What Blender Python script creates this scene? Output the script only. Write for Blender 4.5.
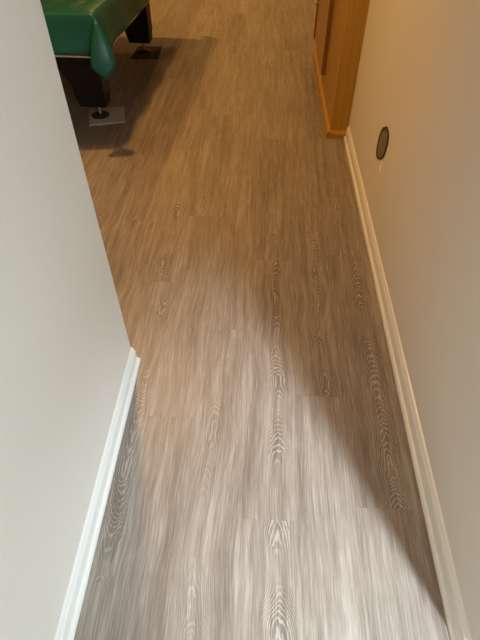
import bpy, bmesh, math, random
from mathutils import Vector, Matrix, noise

# ------------------------------------------------------------------ scene, camera, light
for o in list(bpy.data.objects): bpy.data.objects.remove(o)
S = bpy.context.scene
COL = S.collection
R = math.radians

cam_data = bpy.data.cameras.new('camera')
cam_data.sensor_fit = 'VERTICAL'; cam_data.sensor_height = 24.0
cam_data.lens = 24.0 * 478.0 / 640.0
cam_data.clip_start = 0.02
cam = bpy.data.objects.new('camera', cam_data); COL.objects.link(cam)
cam.location = (0, 0, 1.472)
cam.rotation_euler = (R(90 - 46.97), 0, R(2.70))
S.camera = cam

S.view_settings.view_transform = 'Standard'
S.view_settings.look = 'None'
S.view_settings.gamma = 1.0
S.view_settings.use_curve_mapping = False
S.view_settings.exposure = 0.0

world = bpy.data.worlds.new('world'); S.world = world
world.use_nodes = True
bg = world.node_tree.nodes['Background']
bg.inputs['Color'].default_value = (0.75, 0.87, 1.0, 1)
bg.inputs['Strength'].default_value = 0.3

CEIL = 2.42
# cool white ceiling lamp of the near room (out of view, behind the right wall's corner): x, y, watts
NEAR_LAMP = (0.985, -0.66, 485)
COOL = (0.77, 0.89, 1.0)
# fill light in an unseen window, added to even out the left wall
WIN_X, WIN_Y, WIN_W, WIN_Z0, WIN_Z1 = 2.15, -2.6, 0.9, 0.85, 2.10
day = bpy.data.lights.new('window_fill', 'AREA')
day.shape = 'RECTANGLE'; day.size = WIN_W - 0.08; day.size_y = WIN_Z1 - WIN_Z0 - 0.08
day.energy = 136; day.color = (0.82, 0.94, 1.0)
dayo = bpy.data.objects.new('window_fill', day); COL.objects.link(dayo)
dayo.location = (WIN_X, WIN_Y + 0.01, (WIN_Z0 + WIN_Z1) / 2)
dayo.rotation_euler = (R(90), 0, 0)      # shines towards +Y

# warm recessed lamps: x, y, watts
LAMPS = [(-0.80, 2.48, 140, 142), (-2.25, 2.40, 22, 140), (-1.35, 5.60, 130, 140), (-3.0, 4.4, 15, 140), (-0.25, 6.9, 90, 140)]
WARM = (1.0, 0.52, 0.145)

# ------------------------------------------------------------------ helpers
def link(name, me, parent=None, mat=None):
    o = bpy.data.objects.new(name, me); COL.objects.link(o)
    if parent is not None: o.parent = parent
    if mat is not None and me is not None:
        me.materials.clear(); me.materials.append(mat)
    return o

def mesh(name, bm, smooth=False):
    me = bpy.data.meshes.new(name); bm.normal_update(); bm.to_mesh(me); bm.free()
    if smooth:
        for p in me.polygons: p.use_smooth = True
    return me

def tag(o, label=None, cat=None, group=None, kind=None):
    if label: o['label'] = label
    if cat: o['category'] = cat
    if group: o['group'] = group
    if kind: o['kind'] = kind
    return o

def empty(name, loc, rz=0):
    o = bpy.data.objects.new(name, None); COL.objects.link(o)
    o.location = loc; o.rotation_euler = (0, 0, rz); o.empty_display_size = 0.1
    return o

def box(bm, a, b, bev=0.0):
    vs = [bm.verts.new((x, y, z)) for x in (a[0], b[0]) for y in (a[1], b[1]) for z in (a[2], b[2])]
    q = [(0,1,3,2),(4,6,7,5),(0,4,5,1),(2,3,7,6),(0,2,6,4),(1,5,7,3)]
    fs = [bm.faces.new([vs[i] for i in f]) for f in q]
    if bev > 0:
        es = {e for f in fs for e in f.edges}
        bmesh.ops.bevel(bm, geom=list(es), offset=bev, segments=2, affect='EDGES', profile=0.6)
    return bm

def box_obj(name, a, b, mat, parent=None, bev=0.0):
    bm = box(bmesh.new(), a, b, bev)
    bmesh.ops.recalc_face_normals(bm, faces=bm.faces)
    return link(name, mesh(name, bm), parent, mat)

def prism(name, pts, axis_fn, mat, parent=None, smooth=False):
    """closed 2-D profile swept along a straight line: axis_fn(p, t) -> 3-D, t in 0/1"""
    bm = bmesh.new()
    a = [bm.verts.new(axis_fn(p, 0)) for p in pts]
    b = [bm.verts.new(axis_fn(p, 1)) for p in pts]
    n = len(pts)
    for i in range(n): bm.faces.new((a[i], a[(i+1) % n], b[(i+1) % n], b[i]))
    bm.faces.new(a); bm.faces.new(b[::-1])
    bmesh.ops.recalc_face_normals(bm, faces=bm.faces)
    return link(name, mesh(name, bm, smooth), parent, mat)

def lathe(name, prof, mat, parent=None, seg=28, loc=(0,0,0), axis='Z', wob=0.0, rnd=None):
    bm = bmesh.new(); rings = []
    w = [1 + (rnd.uniform(-wob, wob) if rnd else 0) for _ in range(seg)]
    for r, z in prof:
        ring = []
        for i in range(seg):
            t = 2*math.pi*i/seg; x, y = r*w[i]*math.cos(t), r*w[i]*math.sin(t)
            p = (x, y, z) if axis == 'Z' else (-z, x, y)
            ring.append(bm.verts.new((p[0]+loc[0], p[1]+loc[1], p[2]+loc[2])))
        rings.append(ring)
    for a, b in zip(rings, rings[1:]):
        for i in range(seg): bm.faces.new((a[i], a[(i+1)%seg], b[(i+1)%seg], b[i]))
    bm.faces.new(rings[0][::-1]); bm.faces.new(rings[-1])
    bmesh.ops.recalc_face_normals(bm, faces=bm.faces)
    return link(name, mesh(name, bm), parent, mat)

# ------------------------------------------------------------------ materials
class NT:
    def __init__(s, name):
        s.m = bpy.data.materials.new(name); s.m.use_nodes = True
        s.t = s.m.node_tree; s.n = s.t.nodes; s.bsdf = s.n['Principled BSDF']
    def node(s, typ, **kw):
        n = s.n.new(typ)
        for k, v in kw.items(): setattr(n, k, v)
        return n
    def put(s, sock, v):
        if hasattr(v, 'default_value') or hasattr(v, 'is_output'): s.t.links.new(v, sock)
        else: sock.default_value = v
    def math(s, op, a, b=0.0, c=None):
        n = s.node('ShaderNodeMath', operation=op); s.put(n.inputs[0], a); s.put(n.inputs[1], b)
        if c is not None: s.put(n.inputs[2], c)
        return n.outputs[0]
    def xyz(s, x, y, z):
        n = s.node('ShaderNodeCombineXYZ')
        for i, v in enumerate((x, y, z)): s.put(n.inputs[i], v)
        return n.outputs[0]
    def noise(s, vec, scale, detail=2.0, rough=0.5, dist=0.0):
        n = s.node('ShaderNodeTexNoise'); s.put(n.inputs['Vector'], vec)
        n.inputs['Scale'].default_value = scale; n.inputs['Detail'].default_value = detail
        n.inputs['Roughness'].default_value = rough; n.inputs['Distortion'].default_value = dist
        return n.outputs['Fac']
    def maprange(s, v, a, b, c, d):
        n = s.node('ShaderNodeMapRange'); n.interpolation_type = 'SMOOTHSTEP'
        s.put(n.inputs[0], v)
        for i, x in enumerate((a, b, c, d)): s.put(n.inputs[i+1], x)
        return n.outputs[0]
    def mix(s, f, a, b, mode='MIX'):
        n = s.node('ShaderNodeMix', data_type='RGBA', blend_type=mode)
        s.put(n.inputs['Factor'], f)
        s.put(n.inputs['A'], a if not isinstance(a, tuple) else (*a, 1) if len(a) == 3 else a)
        s.put(n.inputs['B'], b if not isinstance(b, tuple) else (*b, 1) if len(b) == 3 else b)
        return n.outputs['Result']
    def bump(s, h, strength, dist):
        n = s.node('ShaderNodeBump'); n.inputs['Strength'].default_value = strength
        n.inputs['Distance'].default_value = dist; s.put(n.inputs['Height'], h)
        s.t.links.new(n.outputs[0], s.bsdf.inputs['Normal'])
    def col(s, v): s.put(s.bsdf.inputs['Base Color'], v if not isinstance(v, tuple) else (*v, 1))
    def set(s, **kw):
        for k, v in kw.items(): s.put(s.bsdf.inputs[k.replace('_', ' ')], v)

def paint(name, c, rough=0.6, scale=260, strength=0.12, dist=0.0006, var=0.03):
    k = NT(name); co = k.node('ShaderNodeTexCoord').outputs['Object']
    n = k.noise(co, 3.0, 3.0)
    k.col(k.mix(n, tuple(x*(1-var) for x in c), tuple(min(1, x*(1+var)) for x in c)))
    k.set(Roughness=rough); k.bump(k.noise(co, scale, 2.0), strength, dist)
    return k.m

def plain(name, c, rough=0.5, metal=0.0, var=0.15, scale=20):
    k = NT(name); co = k.node('ShaderNodeTexCoord').outputs['Object']
    n = k.noise(co, scale, 3.0)
    k.col(k.mix(n, tuple(x*(1-var) for x in c), tuple(min(1, x*(1+var)) for x in c)))
    k.set(Roughness=rough, Metallic=metal)
    return k.m

def oak(name, a, b, rough=0.35):
    k = NT(name); co = k.node('ShaderNodeTexCoord').outputs['Object']
    mp = k.node('ShaderNodeMapping'); k.put(mp.inputs['Vector'], co); mp.inputs['Scale'].default_value = (30, 30, 1.6)
    n = k.noise(mp.outputs[0], 2.0, 6.0, 0.6, 0.4)
    k.col(k.mix(k.maprange(n, 0.3, 0.7, 0.0, 1.0), a, b)); k.set(Roughness=rough)
    k.bump(n, 0.15, 0.0006)
    return k.m

def plank_material():
    """obj.color = (seed, tone, strength of the cathedral figure, centre of the figure across the board)"""
    k = NT('vinyl_plank'); tc = k.node('ShaderNodeTexCoord').outputs['Object']
    sp = k.node('ShaderNodeSeparateXYZ'); k.put(sp.inputs[0], tc); x, y = sp.outputs[0], sp.outputs[1]
    oi = k.node('ShaderNodeObjectInfo'); sc = k.node('ShaderNodeSeparateColor'); k.put(sc.inputs[0], oi.outputs['Color'])
    seed, tone, cath = sc.outputs[0], sc.outputs[1], sc.outputs[2]
    x0 = k.math('MULTIPLY', k.math('SUBTRACT', oi.outputs['Alpha'], 0.5), 0.16)
    so = k.math('MULTIPLY', seed, 57.0)
    # grain wanders slowly sideways
    wander = k.math('MULTIPLY', k.math('SUBTRACT', k.noise(k.xyz(so, k.math('MULTIPLY', y, 2.6), 0.0), 1.0, 1.0), 0.5), 0.05)
    xw = k.math('ADD', x, wander)
    dx = k.math('SUBTRACT', xw, x0)
    # cathedral figure: nested arches from level lines of a valley plus a profile along the board
    prof = k.noise(k.xyz(k.math('ADD', so, 13.0), k.math('MULTIPLY', y, 5.5), 3.0), 1.0, 1.5)
    fine = k.noise(k.xyz(k.math('MULTIPLY', x, 30.0), k.math('MULTIPLY', y, 9.0), so), 1.0, 3.0, 0.6)
    sgn = k.math('SUBTRACT', k.math('MULTIPLY', k.math('GREATER_THAN', seed, 0.25), 2.0), 1.0)
    arm = k.math('SQRT', k.math('ADD', k.math('MULTIPLY', dx, dx), 0.0012))
    u = k.math('ADD', k.math('MULTIPLY', arm, 400.0), k.math('MULTIPLY', k.math('MULTIPLY', y, sgn), 64.0))
    u = k.math('ADD', u, k.math('MULTIPLY', prof, 17.0))
    u = k.math('ADD', u, k.math('MULTIPLY', fine, 5.5))
    wave = k.math('SINE', k.math('MULTIPLY', u, 3.6))
    ring = k.maprange(wave, 0.15, 1.0, 0.0, 1.0)
    patch = k.maprange(k.math('ADD', k.math('MULTIPLY', k.math('SUBTRACT', cath, 0.5), 0.22), k.noise(k.xyz(k.math('ADD', so, 5.0), k.math('MULTIPLY', y, 3.6), 9.0), 1.0, 1.0)), 0.44, 0.62, 0.0, 1.0)
    side = k.maprange(k.math('ABSOLUTE', dx), 0.026, 0.060, 1.0, 0.0)
    fig = k.math('MULTIPLY', k.math('MULTIPLY', side, patch), cath)
    # straight grain and pores
    v1 = k.xyz(k.math('MULTIPLY', xw, 75.0), k.math('MULTIPLY', y, 3.0), so)
    broad = k.noise(v1, 0.55, 3.0, 0.55)
    v2 = k.xyz(k.math('MULTIPLY', xw, 210.0), k.math('MULTIPLY', y, 7.0), so)
    streak = k.noise(v2, 1.0, 3.0, 0.65)
    v3 = k.xyz(k.math('MULTIPLY', xw, 430.0), k.math('MULTIPLY', y, 11.0), so)
    pore = k.noise(v3, 1.0, 2.0, 0.5)
    g = k.math('ADD', k.math('MULTIPLY', k.maprange(broad, 0.25, 0.75, 0.0, 1.0), 0.42), k.math('MULTIPLY', k.maprange(streak, 0.28, 0.72, 0.0, 1.0), 0.34))
    g = k.math('ADD', g, k.math('MULTIPLY', k.maprange(pore, 0.48, 0.70, 0.0, 1.0), 0.29))
    cloud = k.noise(k.xyz(k.math('MULTIPLY', x, 14.0), k.math('MULTIPLY', y, 3.0), k.math('ADD', so, 31.0)), 1.0, 2.0)
    g = k.math('ADD', g, k.math('MULTIPLY', k.math('SUBTRACT', cloud, 0.5), 0.45))
    darker = k.math('MULTIPLY', fig, 0.26)
    g = k.math('SUBTRACT', g, darker)
    ringl = k.math('MULTIPLY', k.math('MULTIPLY', fig, ring), k.maprange(pore, 0.25, 0.6, 0.55, 1.0))
    g = k.math('ADD', g, k.math('MULTIPLY', ringl, 0.74))
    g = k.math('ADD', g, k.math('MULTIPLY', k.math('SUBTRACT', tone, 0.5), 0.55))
    ramp = k.node('ShaderNodeValToRGB'); k.put(ramp.inputs[0], g)
    e = ramp.color_ramp.elements
    e[0].position = 0.0; e[0].color = (0.150, 0.118, 0.094, 1)
    e[1].position = 1.0; e[1].color = (0.420, 0.368, 0.318, 1)
    m = e.new(0.45); m.color = (0.262, 0.216, 0.178, 1)
    k.col(ramp.outputs[0])
    k.set(Roughness=k.maprange(g, 0.0, 1.0, 0.40, 0.52)); k.bsdf.inputs['Specular IOR Level'].default_value = 0.42
    k.bump(k.math('ADD', g, k.math('MULTIPLY', pore, 0.4)), 0.22, 0.0005)
    return k.m

def cover_material():
    k = NT('green_plastic_cover'); co = k.node('ShaderNodeTexCoord').outputs['Object']
    n = k.noise(co, 7.0, 4.0)
    k.col(k.mix(n, (0.004, 0.078, 0.058), (0.009, 0.145, 0.108)))
    k.set(Roughness=0.36); k.bsdf.inputs['Specular IOR Level'].default_value = 0.5
    tr = k.node('ShaderNodeBsdfTranslucent'); tr.inputs['Color'].default_value = (0.02, 0.33, 0.20, 1)
    mx = k.node('ShaderNodeMixShader'); mx.inputs[0].default_value = 0.34
    out = k.n['Material Output']
    k.t.links.new(k.bsdf.outputs[0], mx.inputs[1]); k.t.links.new(tr.outputs[0], mx.inputs[2]); k.t.links.new(mx.outputs[0], out.inputs[0])
    k.bump(k.noise(co, 26.0, 3.0), 0.35, 0.006)
    return k.m

M_wall = paint('wall_paint', (0.66, 0.635, 0.585))
M_ceil = paint('ceiling_paint', (0.80, 0.79, 0.76), 0.9)
M_trim = paint('white_trim_paint', (0.73, 0.73, 0.70), 0.32, 90, 0.04, 0.0004, 0.015)
M_sub = plain('subfloor', (0.20, 0.16, 0.13), 0.8)
M_plank = plank_material()
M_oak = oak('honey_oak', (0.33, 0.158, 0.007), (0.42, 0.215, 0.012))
M_oakd = oak('shaded_oak_edge', (0.17, 0.06, 0.008), (0.22, 0.085, 0.012))  # darker oak stands in for shade at the door's edges
M_brass = plain('brass', (0.80, 0.56, 0.20), 0.28, 1.0)
M_cover = cover_material()
M_black = plain('black_laminate', (0.010, 0.009, 0.008), 0.5)
M_edge = plain('dark_brown_edge', (0.035, 0.017, 0.008), 0.6)
M_black.node_tree.nodes['Principled BSDF'].inputs['Specular IOR Level'].default_value = 0.2
M_alu = plain('pale_metal_trim', (0.55, 0.50, 0.44), 0.4, 0.6)
M_steel = plain('steel', (0.55, 0.53, 0.50), 0.3, 1.0)
M_rub = plain('black_rubber', (0.018, 0.015, 0.012), 0.7)
M_pad = plain('grey_floor_mat', (0.42, 0.42, 0.40), 0.9, 0, 0.2, 120)
M_pad2 = plain('dark_floor_mat', (0.05, 0.035, 0.024), 0.9, 0, 0.2, 120)
M_plate = plain('grey_brown_plate', (0.17, 0.135, 0.085), 0.65, 0, 0.35, 70)
M_rim = plain('dark_rim', (0.035, 0.026, 0.014), 0.6, 0, 0.3, 60)
M_chip = plain('bare_plaster', (0.85, 0.82, 0.74), 0.8)
M_frame = plain('window_frame_white', (0.8, 0.8, 0.78), 0.4)
kg = NT('window_glass'); kg.set(Roughness=0.02, IOR=1.45); kg.bsdf.inputs['Transmission Weight'].default_value = 1.0
kg.col((0.95, 0.98, 1.0)); M_glass = kg.m
kl = NT('lamp_lens'); kl.col((0.9, 0.8, 0.6)); kl.bsdf.inputs['Emission Color'].default_value = (*WARM, 1); kl.bsdf.inputs['Emission Strength'].default_value = 6.0
M_lens = kl.m

# ------------------------------------------------------------------ room shell
LWX, RWX = -0.465, 0.557            # hall faces of the two walls
LEND, RBEG = 1.136, 0.236           # far end of the left wall, near end of the right wall
FX0, FX1, FY1 = -3.4, RWX, 8.2      # far room
NX1, NY0 = 3.0, WIN_Y        # near room
WT = 0.115

def struct(o): o['kind'] = 'structure'; return o

floor = struct(box_obj('floor', (FX0 - WT, NY0 - WT, -0.045), (NX1 + WT, FY1 + WT, -0.0052), M_sub))
struct(box_obj('ceiling', (FX0 - WT, NY0 - WT, CEIL), (NX1 + WT, FY1 + WT, CEIL + 0.1), M_ceil))

# left wall: hall face, end corner and the return behind it, one L-shaped wall with a rounded corner bead
bm = bmesh.new(); rb = 0.006
out = [(LWX, NY0)] + [(LWX - rb + rb*math.cos(a), LEND - rb + rb*math.sin(a)) for a in (0, R(30), R(60), R(90))] + \
      [(FX0, LEND), (FX0, LEND - WT), (LWX - WT, LEND - WT), (LWX - WT, NY0)]
lo = [bm.verts.new((x, y, 0)) for x, y in out]; hi = [bm.verts.new((x, y, CEIL)) for x, y in out]
for i in range(len(out)): bm.faces.new((lo[i], lo[(i+1) % len(out)], hi[(i+1) % len(out)], hi[i]))
bm.faces.new(hi); bm.faces.new(lo[::-1]); bmesh.ops.recalc_face_normals(bm, faces=bm.faces)
struct(link('wall_left', mesh('wall_left', bm), None, M_wall))

# right wall: runs away along the hall and turns off to the right at its near end
bm = bmesh.new()
out = [(RWX, FY1)] + [(RWX + rb - rb*math.cos(a), RBEG + rb - rb*math.sin(a)) for a in (0, R(30), R(60), R(90))] + \
      [(NX1, RBEG), (NX1, RBEG + WT), (RWX + WT, RBEG + WT), (RWX + WT, FY1)]
lo = [bm.verts.new((x, y, 0)) for x, y in out]; hi = [bm.verts.new((x, y, CEIL)) for x, y in out]
for i in range(len(out)): bm.faces.new((lo[i], lo[(i+1) % len(out)], hi[(i+1) % len(out)], hi[i]))
bm.faces.new(hi); bm.faces.new(lo[::-1]); bmesh.ops.recalc_face_normals(bm, faces=bm.faces)
wall_right = struct(link('wall_right', mesh('wall_right', bm), None, M_wall))

struct(box_obj('wall_far', (FX0 - WT, FY1, 0), (FX1 + WT, FY1 + WT, CEIL), M_wall))
struct(box_obj('wall_side', (FX0 - WT, LEND - WT, 0), (FX0, FY1, CEIL), M_wall))
struct(box_obj('wall_near_right', (NX1, NY0, 0), (NX1 + WT, RBEG + WT, CEIL), M_wall))
wx0, wx1 = WIN_X - WIN_W/2, WIN_X + WIN_W/2
bm = bmesh.new()
for a, b in (((LWX - WT, 0), (wx0, CEIL)), ((wx1, 0), (NX1 + WT, CEIL)), ((wx0, 0), (wx1, WIN_Z0)), ((wx0, WIN_Z1), (wx1, CEIL))):
    box(bm, (a[0], NY0 - WT, a[1]), (b[0], NY0, b[1]))
bmesh.ops.recalc_face_normals(bm, faces=bm.faces)
struct(link('wall_back', mesh('wall_back', bm), None, M_wall))
win = struct(empty('fill_window', (WIN_X, NY0 - 0.05, WIN_Z0)))  # unseen window, added behind the camera to house the fill light
hw, hh = WIN_W/2, WIN_Z1 - WIN_Z0
for nm, a, b in (('window_frame', (-hw, 0), (-hw + .04, hh)), ('window_frame', (hw - .04, 0), (hw, hh)), ('window_frame', (-hw + .04, 0), (hw - .04, .04)),
                 ('window_frame', (-hw + .04, hh - .04), (hw - .04, hh)), ('mullion', (-.018, .04), (.018, hh - .04))):
    box_obj(nm, (a[0], -0.03, a[1]), (b[0], 0.03, b[1]), M_frame, win)
for a, b in ((-hw + .04, -.018), (.018, hw - .04)):
    box_obj('pane', (a, -0.004, .04), (b, 0.002, hh - .04), M_glass, win)

# ------------------------------------------------------------------ floor planks
PW, PL, SEAM = 0.1747, 1.22, -0.1965
JOINT = {-2: 0.372, -1: 0.892, 0: 1.315, 1: 0.549, 2: 1.005, 3: 0.600, 4: 0.15}
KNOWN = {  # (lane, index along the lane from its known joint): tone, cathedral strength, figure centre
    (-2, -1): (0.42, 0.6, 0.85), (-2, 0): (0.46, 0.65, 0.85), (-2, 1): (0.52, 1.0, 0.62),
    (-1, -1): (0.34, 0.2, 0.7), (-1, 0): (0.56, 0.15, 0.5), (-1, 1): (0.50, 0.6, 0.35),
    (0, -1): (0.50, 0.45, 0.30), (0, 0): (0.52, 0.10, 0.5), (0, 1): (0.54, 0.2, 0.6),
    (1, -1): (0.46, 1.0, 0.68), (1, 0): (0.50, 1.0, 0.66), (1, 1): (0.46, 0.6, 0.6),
    (2, -1): (0.55, 0.2, 0.6), (2, 0): (0.40, 0.9, 0.70), (2, 1): (0.50, 0.4, 0.5),  # middle plank's tone lowered: floor shadow put into its colour
    (3, -1): (0.46, 0.2, 0.4), (3, 0): (0.36, 1.0, 0.78), (3, 1): (0.48, 0.8, 0.5),  # middle plank toned down too, deepening the shadow on the right
}
rnd = random.Random(11)
plank_cache = {}
def plank_mesh(l):
    key = round(l, 3)
    if key in plank_cache: return plank_cache[key]
    bm = bmesh.new(); g, c, h = 0.0001, 0.0003, 0.005
    x, y = PW/2 - g, l/2 - g
    rings = [[(-x, -y), (x, -y), (x, y), (-x, y)]]*2 + [[(-x + c, -y + c), (x - c, -y + c), (x - c, y - c), (-x + c, y - c)]]
    vs = [[bm.verts.new((p[0], p[1], z)) for p in r_] for r_, z in zip(rings, (-h, -c*0.8, 0.0))]
    for a, b in zip(vs, vs[1:]):
        for i in range(4): bm.faces.new((a[i], a[(i+1) % 4], b[(i+1) % 4], b[i]))
    bm.faces.new(vs[2]); bm.faces.new(vs[0][::-1])
    bmesh.ops.recalc_face_normals(bm, faces=bm.faces)
    me = mesh('plank', bm); me.materials.append(M_plank); plank_cache[key] = me
    return me

def hits(x0, x1, y0, y1):
    for a, b, c, d in ((FX0, RWX, LEND, FY1), (LWX, RWX, RBEG, LEND), (LWX, NX1, NY0, RBEG)):
        if x0 < b - 0.004 and x1 > a + 0.004 and y0 < d - 0.004 and y1 > c + 0.004: return True
    return False
for k in range(-19, 21):
    x0 = SEAM + k*PW; j0 = JOINT.get(k)
    if j0 is None: j0 = ((k*0.437) % 1.0)*PL
    for n in range(-4, 8):
        y0 = j0 + n*PL; y1 = y0 + PL
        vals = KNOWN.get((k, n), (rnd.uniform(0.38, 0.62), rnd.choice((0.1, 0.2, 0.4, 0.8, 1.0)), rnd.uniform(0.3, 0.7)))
        sd = rnd.random()
        y0, y1 = max(y0, NY0), min(y1, FY1)
        if y1 - y0 < 0.02 or not hits(x0, x0 + PW, y0, y1): continue
        p = bpy.data.objects.new('plank', plank_mesh(y1 - y0)); COL.objects.link(p)
        p.parent = floor; p.location = (x0 + PW/2, (y0 + y1)/2, 0)
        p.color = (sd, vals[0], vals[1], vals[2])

# ------------------------------------------------------------------ baseboards
BASE = [(0, 0.001), (0.013, 0.001), (0.013, 0.058), (0.0115, 0.062), (0.0115, 0.066), (0.0085, 0.070), (0.0075, 0.076), (0.0045, 0.081), (0, 0.083)]
SHOE = [(0.0131, 0.0006), (0.0235, 0.0006), (0.0235, 0.007), (0.022, 0.0125), (0.019, 0.017), (0.0131, 0.019)]
def baseboard(name, sx, wallx, y0, y1):
    b = struct(prism(name, BASE, lambda p, t: (wallx + sx*p[0], y0 if t == 0 else y1, p[1]), M_trim))
    s = prism('shoe_molding', SHOE, lambda p, t: (wallx + sx*p[0], y0 if t == 0 else y1 + 0.004, p[1]), M_trim, b)
    return b
baseboard('baseboard_left', 1, LWX, NY0, LEND)
baseboard('baseboard_right', -1, RWX, RBEG, 3.028)
# the right wall's near face has its own baseboard, mitred out at the corner
b = struct(prism('baseboard_return', BASE, lambda p, t: (RWX if t == 0 else NX1, RBEG - p[0], p[1]), M_trim))
prism('shoe_molding', SHOE, lambda p, t: (RWX if t == 0 else NX1, RBEG - p[0], p[1]), M_trim, b)

# ------------------------------------------------------------------ oak cabinet on the right wall
cab = empty('oak_cabinet', (RWX, 3.03, 0))
tag(cab, 'shallow honey oak cabinet with a panelled door standing against the beige wall', 'cabinet')
CX, CL, CH = -0.114, 1.52, 2.05        # local: body face, length, height
box_obj('body', (CX, 0.012, 0.002), (-0.001, CL - 0.012, CH), M_oak, cab, 0.002)
mp = [(0, 0.0), (0.022, 0.0), (0.022, 0.026), (0.018, 0.034), (0.012, 0.037), (0.006, 0.043), (0, 0.045)]
prism('base_molding', mp, lambda p, t: (CX - p[0], -0.010 if t == 0 else CL + 0.05, p[1] + 0.001), M_oak, cab)
prism('base_molding', mp, lambda p, t: (CX if t == 0 else -0.001, 0.012 - p[0], p[1] + 0.001), M_oak, cab)
DX = CX - 0.026
dr = box_obj('door', (DX, 0.68, 0.150), (CX - 0.0005, 1.46, CH - 0.1), M_oak, cab, 0.002)
box_obj('door_edge', (DX - 0.001, 0.660, 0.150), (CX - 0.0005, 0.6795, CH - 0.1), M_oakd, dr)  # shadow gap beside the door, painted in as a dark strip
box_obj('edge_shade_strip', (DX - 0.010, 1.4605, 0.150), (CX - 0.0005, 1.495, CH - 0.1), M_oakd, cab)  # strip added for the dark shadow line at the far end
lathe('knob', [(0.006, 0), (0.006, 0.012), (0.014, 0.018), (0.016, 0.024), (0.011, 0.030)], M_brass, dr, 16, (DX, 1.40, 0.42), 'X')

# ------------------------------------------------------------------ round plate on the right wall
pl = empty('round_wall_plate', (RWX, 2.113, 0.412))
tag(pl, 'round grey-brown plate with a dark rim set low in the beige wall', 'wall plate')
OUTL = [(0.048, 0.066), (0.000, 0.092), (-0.045, 0.093), (-0.072, 0.082), (-0.084, 0.056), (-0.080, 0.015), (-0.068, -0.018), (-0.040, -0.046), (-0.015, -0.060),
        (0.020, -0.078), (0.052, -0.084), (0.074, -0.072), (0.084, -0.050), (0.087, -0.015), (0.084, 0.012), (0.070, 0.042)]
def ringed(name, prof, mat):
    bm = bmesh.new(); rings = [[bm.verts.new((-d, y*f, z*f)) for y, z in OUTL] for f, d in prof]
    for a, b in zip(rings, rings[1:]):
        for i in range(len(OUTL)): bm.faces.new((a[i], a[(i+1) % len(OUTL)], b[(i+1) % len(OUTL)], b[i]))
    bm.faces.new(rings[0]); bm.faces.new(rings[-1][::-1])
    bmesh.ops.recalc_face_normals(bm, faces=bm.faces)
    return link(name, mesh(name, bm), pl, mat)
ringed('rim', [(1.0, 0.0004), (1.0, 0.004), (0.97, 0.006), (0.89, 0.006), (0.84, 0.002)], M_rim)
ringed('plate_face', [(0.835, 0.0022), (0.825, 0.0034), (0.5, 0.0042), (0.1, 0.0042)], M_plate)
bm = bmesh.new()
pts = [(0.004, 0), (0.026, -0.003), (0.021, -0.018), (0.034, -0.034), (0.030, -0.052), (0.014, -0.060), (0.008, -0.040), (0.012, -0.022)]
a = [bm.verts.new((-0.0004, p[0]*1.5, p[1])) for p in pts]; c = [bm.verts.new((-0.0014, p[0]*1.4 + 0.001, p[1]*0.95 - 0.001)) for p in pts]
for i in range(len(pts)): bm.faces.new((a[i], a[(i+1) % len(pts)], c[(i+1) % len(pts)], c[i]))
bm.faces.new(c); bm.faces.new(a[::-1]); bmesh.ops.recalc_face_normals(bm, faces=bm.faces)
ch = link('plaster_chip', mesh('plaster_chip', bm), wall_right, M_chip); ch.location = (RWX, 2.035, 0.365)

# ------------------------------------------------------------------ pool table
TR = R(-3.0)
C0 = Vector((-0.872, 2.74, 0))           # near right corner of the table on the floor
ul, vl = Vector((math.sin(R(3)), math.cos(R(3)), 0)), Vector((-math.cos(R(3)), math.sin(R(3)), 0))
TL, TW, TZ, HANG = 2.34, 1.30, 0.758, 0.188
ctr = C0 + ul*TL/2 + vl*TW/2
tab = empty('pool_table', ctr, TR)
tag(tab, 'black pool table on steel levelling feet beneath a green cover', 'pool table')
hx, hy = TW/2 - 0.006, TL/2 - 0.006      # half width (x), half length (y)
# local: +x to the right, -y towards the camera
def frustum(name, rects, mat, parent):
    bm = bmesh.new(); rings = [[bm.verts.new((x, y, z)) for x, y in ((a, c), (b, c), (b, d), (a, d))] for a, b, c, d, z in rects]
    for p, q in zip(rings, rings[1:]):
        for i in range(4): bm.faces.new((p[i], p[(i+1) % 4], q[(i+1) % 4], q[i]))
    bm.faces.new(rings[0][::-1]); bm.faces.new(rings[-1])
    bmesh.ops.recalc_face_normals(bm, faces=bm.faces)
    return link(name, mesh(name, bm), parent, mat)
frustum('rail_frame', [(-hx, hx, -hy, hy, 0.60), (-hx, hx, -hy, hy, TZ - 0.012), (-hx + .01, hx - .01, -hy + .01, hy - .01, TZ - 0.004)], M_black, tab)
frustum('apron', [(-hx + .14, hx - .14, -hy + .22, hy - .22, 0.44), (-hx + .02, hx - .02, -hy + .02, hy - .02, 0.555), (-hx + .02, hx - .02, -hy + .02, hy - .02, 0.60)], M_black, tab)
for a, b in (((-hx, -hy - .004), (hx, -hy + .012)), ((-hx, hy - .012), (hx, hy + .004)), ((hx - .012, -hy + .0125), (hx + .004, hy - .0125)), ((-hx - .004, -hy + .0125), (-hx + .012, hy - .0125))):
    box_obj('edge_trim', (a[0], a[1], 0.553), (b[0], b[1], 0.562), M_alu, tab)
LXL, LYL = TW/2 - 0.285, TL/2 - 0.523
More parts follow.
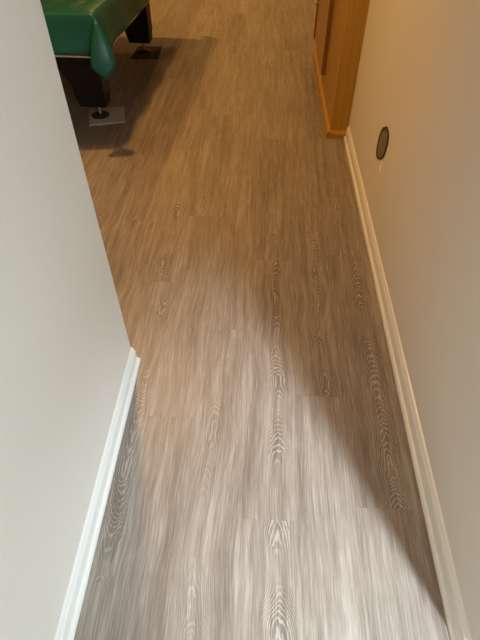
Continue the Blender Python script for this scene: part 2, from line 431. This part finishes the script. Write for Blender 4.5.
for sx in (-1, 1):
    for sy in (-1, 1):
        lx, ly = sx*LXL, sy*LYL
        ins, outs = (lx - sx*0.125, lx + sx*0.080), (lx - sx*0.100, lx + sx*0.070)
        a, b = sorted(ins); c, d = sorted(outs); e_, f_ = sorted((lx - sx*0.225, lx + sx*0.080))
        lg = frustum('leg', [(c, d, ly - .060, ly + .050, 0.088), (c - .003, d + .003, ly - .063, ly + .053, 0.094), (a, b, ly - .068, ly + .058, 0.17), (a, b, ly - .070, ly + .060, 0.22), (e_, f_, ly - .080, ly + .070, 0.40), (e_, f_, ly - .080, ly + .070, 0.475)], M_black, tab)
        ex = lx + sx*0.0808
        box_obj('edge_strip', (ex - .0005, ly - .062, 0.175), (ex + .0025, ly + .052, 0.44), M_edge, lg)
        lathe('foot_stem', [(0.012, 0.018), (0.012, 0.0875)], M_steel, lg, 14, (lx, ly, 0))
        lathe('foot_disc', [(0.062, 0.0065), (0.062, 0.011), (0.045, 0.019), (0.018, 0.024)], M_rub, lg, 24, (lx, ly, 0))

# ---- green plastic cover: top, four hanging skirts, four folded corner tails, one cloth
cov = empty('table_cover', ctr + Vector((0, 0, 0)), TR)
tag(cov, 'green plastic sheet draped over the black pool table with hanging corner', 'table cover')
bm = bmesh.new()
NXc, NYc, NH = 60, 104, 12
ex_, ey_ = TW/2 + 0.004, TL/2 + 0.004
def cloth(a, b):
    """a, b: cloth coordinates; inside |a|<=ex, |b|<=ey is the top, beyond it hangs"""
    oa, ob = max(0, abs(a) - ex_), max(0, abs(b) - ey_)
    sa, sb = (1 if a >= 0 else -1), (1 if b >= 0 else -1)
    n1 = noise.noise(Vector((a*4.1, b*4.1, 1.7))); n2 = noise.noise(Vector((a*11, b*11, 5.2))); n3 = 0.5 - abs(noise.noise(Vector((a*19, b*9, 8.2))))
    x, y = max(-ex_, min(ex_, a)), max(-ey_, min(ey_, b))
    if oa == 0 and ob == 0:
        e = min(1, min(ex_ - abs(a), ey_ - abs(b))/0.10)
        sag = -0.012*min(1, max(0, (min(ex_ - abs(a), ey_ - abs(b)) - 0.09)/0.12))
        return Vector((x, y, TZ + 0.003 + e*(0.009 + 0.013*n1 + 0.011*n2 + 0.016*n3) + sag))
    if oa > 0 and ob > 0:
        rho = math.hypot(oa, ob); phi = math.atan2(oa, ob)          # 0 at the end skirt, 90 deg at the side skirt
        s2 = math.sin(2*phi); k = rho/0.266
        out = rho*(0.42*s2*(1 - 0.45*k*k)) + 0.004*s2
        lat = -0.085*math.sin(4*phi)*k*(1.5 - 0.5*k) - 0.012*s2*k
        down = rho*(1.0 + 0.10*s2*k)
        return Vector((x + sa*(0.45*out + 0.88*lat + 0.004), y + sb*(0.88*out - 0.30*lat + 0.004), TZ + 0.003 - down))
    d = oa + ob
    flare = 0.006 + 0.016*(d/HANG)*(0.5 + n1) + 0.006*n2*(d/HANG)
    t = (b if oa > 0 else a)
    flare += 0.006*math.sin(t*17 + 1.3)*(d/HANG)
    cl = min(1.0, ((ey_ - abs(b)) if oa > 0 else (ex_ - abs(a)))/0.12)
    flare = 0.004 + (flare - 0.004)*cl
    flare = max(0.0035, flare)*min(1, d/0.03)
    z = TZ + 0.003 - d*(0.985)
    if oa > 0: return Vector((x + sa*flare, y, z))
    return Vector((x, y + sb*flare, z))
def axis(e, n):
    h = [HANG*i/NH for i in range(1, NH + 1)]
    return [-e - q for q in h[::-1]] + [-e + 2*e*i/n for i in range(n + 1)] + [e + q for q in h]
A, B = axis(ex_, NXc), axis(ey_, NYc)
grid = [[bm.verts.new(cloth(a, b)) for b in B] for a in A]
for i in range(len(A) - 1):
    for j in range(len(B) - 1):
        bm.faces.new((grid[i][j], grid[i+1][j], grid[i+1][j+1], grid[i][j+1]))
bmesh.ops.recalc_face_normals(bm, faces=bm.faces)
sheet = link('sheet', mesh('sheet', bm, True), cov, M_cover)
sd = sheet.modifiers.new('thickness', 'SOLIDIFY'); sd.thickness = 0.0012; sd.offset = 1.0

# ---- mats under the feet
def mat_pad(name, pts, z, m, label):
    bm = bmesh.new(); c = sum((Vector((*p, 0)) for p in pts), Vector())/4
    lo = [bm.verts.new((p[0] - c.x, p[1] - c.y, 0.0005)) for p in pts]; mi = [bm.verts.new((p[0] - c.x, p[1] - c.y, z - .0012)) for p in pts]
    hi = [bm.verts.new(((p[0] - c.x)*.985, (p[1] - c.y)*.985, z)) for p in pts]
    for a, b in ((lo, mi), (mi, hi)):
        for i in range(4): bm.faces.new((a[i], a[(i+1) % 4], b[(i+1) % 4], b[i]))
    bm.faces.new(hi); bm.faces.new(lo[::-1]); bmesh.ops.recalc_face_normals(bm, faces=bm.faces)
    o = link(name, mesh(name, bm), None, m); o.location = c
    return tag(o, label, 'floor mat', 'square mats under the table feet')
mat_pad('floor_mat', [(-1.172, 3.125), (-0.936, 3.185), (-1.000, 3.430), (-1.238, 3.372)], 0.006, M_pad, 'pale grey square mat under the nearest pool table foot')
mat_pad('floor_mat', [(-1.150, 4.395), (-0.913, 4.400), (-0.927, 4.705), (-1.143, 4.695)], 0.006, M_pad2, 'dark brown square mat under the farther pool table foot')
for ly in (-LYL, LYL):
    q = Matrix.Rotation(TR, 3, 'Z') @ Vector((-LXL, ly, 0)) + ctr
    mat_pad('floor_mat', [(q.x - .12, q.y - .13), (q.x + .12, q.y - .13), (q.x + .12, q.y + .13), (q.x - .12, q.y + .13)], 0.006, M_pad2,
            'dark square mat under the %s left-hand pool table foot' % ('near' if ly < 0 else 'far'))

# ------------------------------------------------------------------ recessed ceiling lamps
where = ['above the near end of the pool table', 'left of the near end of the pool table', 'above the far end of the pool table',
         'beyond the left side of the pool table', 'at the far end of the room']
for (x, y, w, sz), wh in zip(LAMPS, where):
    l = empty('recessed_downlight', (x, y, CEIL))
    tag(l, 'round warm recessed ceiling light ' + wh, 'ceiling light', 'recessed ceiling lights')
    lathe('trim_ring', [(0.085, -0.0005), (0.085, -0.006), (0.062, -0.010), (0.060, -0.0005)], M_frame, l, 28)
    lathe('lens', [(0.0595, -0.001), (0.0595, -0.004)], M_lens, l, 28)
    ld = bpy.data.lights.new('downlight', 'SPOT'); ld.energy = w; ld.color = WARM
    ld.spot_size = R(sz); ld.spot_blend = 0.8; ld.shadow_soft_size = 0.07
    lo_ = bpy.data.objects.new('downlight', ld); COL.objects.link(lo_); lo_.parent = l; lo_.location = (0, 0, -0.065)

n = empty('flush_ceiling_light', (NEAR_LAMP[0], NEAR_LAMP[1], CEIL))
tag(n, 'cool white flush ceiling light in the near room behind the camera', 'ceiling light')
lathe('base', [(0.11, -0.0005), (0.11, -0.018), (0.09, -0.020)], M_frame, n, 32)
kc = NT('cool_lens'); kc.col((0.9, 0.9, 0.9)); kc.bsdf.inputs['Emission Color'].default_value = (*COOL, 1); kc.bsdf.inputs['Emission Strength'].default_value = 8.0
lathe('diffuser', [(0.085, -0.0205), (0.080, -0.040), (0.055, -0.056), (0.02, -0.062)], kc.m, n, 32)
nd = bpy.data.lights.new('ceiling_lamp', 'SPOT'); nd.spot_size = R(45); nd.spot_blend = 1.0; nd.energy = NEAR_LAMP[2]; nd.color = COOL; nd.shadow_soft_size = 0.075
no = bpy.data.objects.new('ceiling_lamp', nd); COL.objects.link(no); no.parent = n; no.location = (0, 0, -0.145)
no.rotation_euler = Vector((0.40 - NEAR_LAMP[0], 0.55 - NEAR_LAMP[1], -(CEIL - 0.145))).to_track_quat('-Z', 'Y').to_euler()
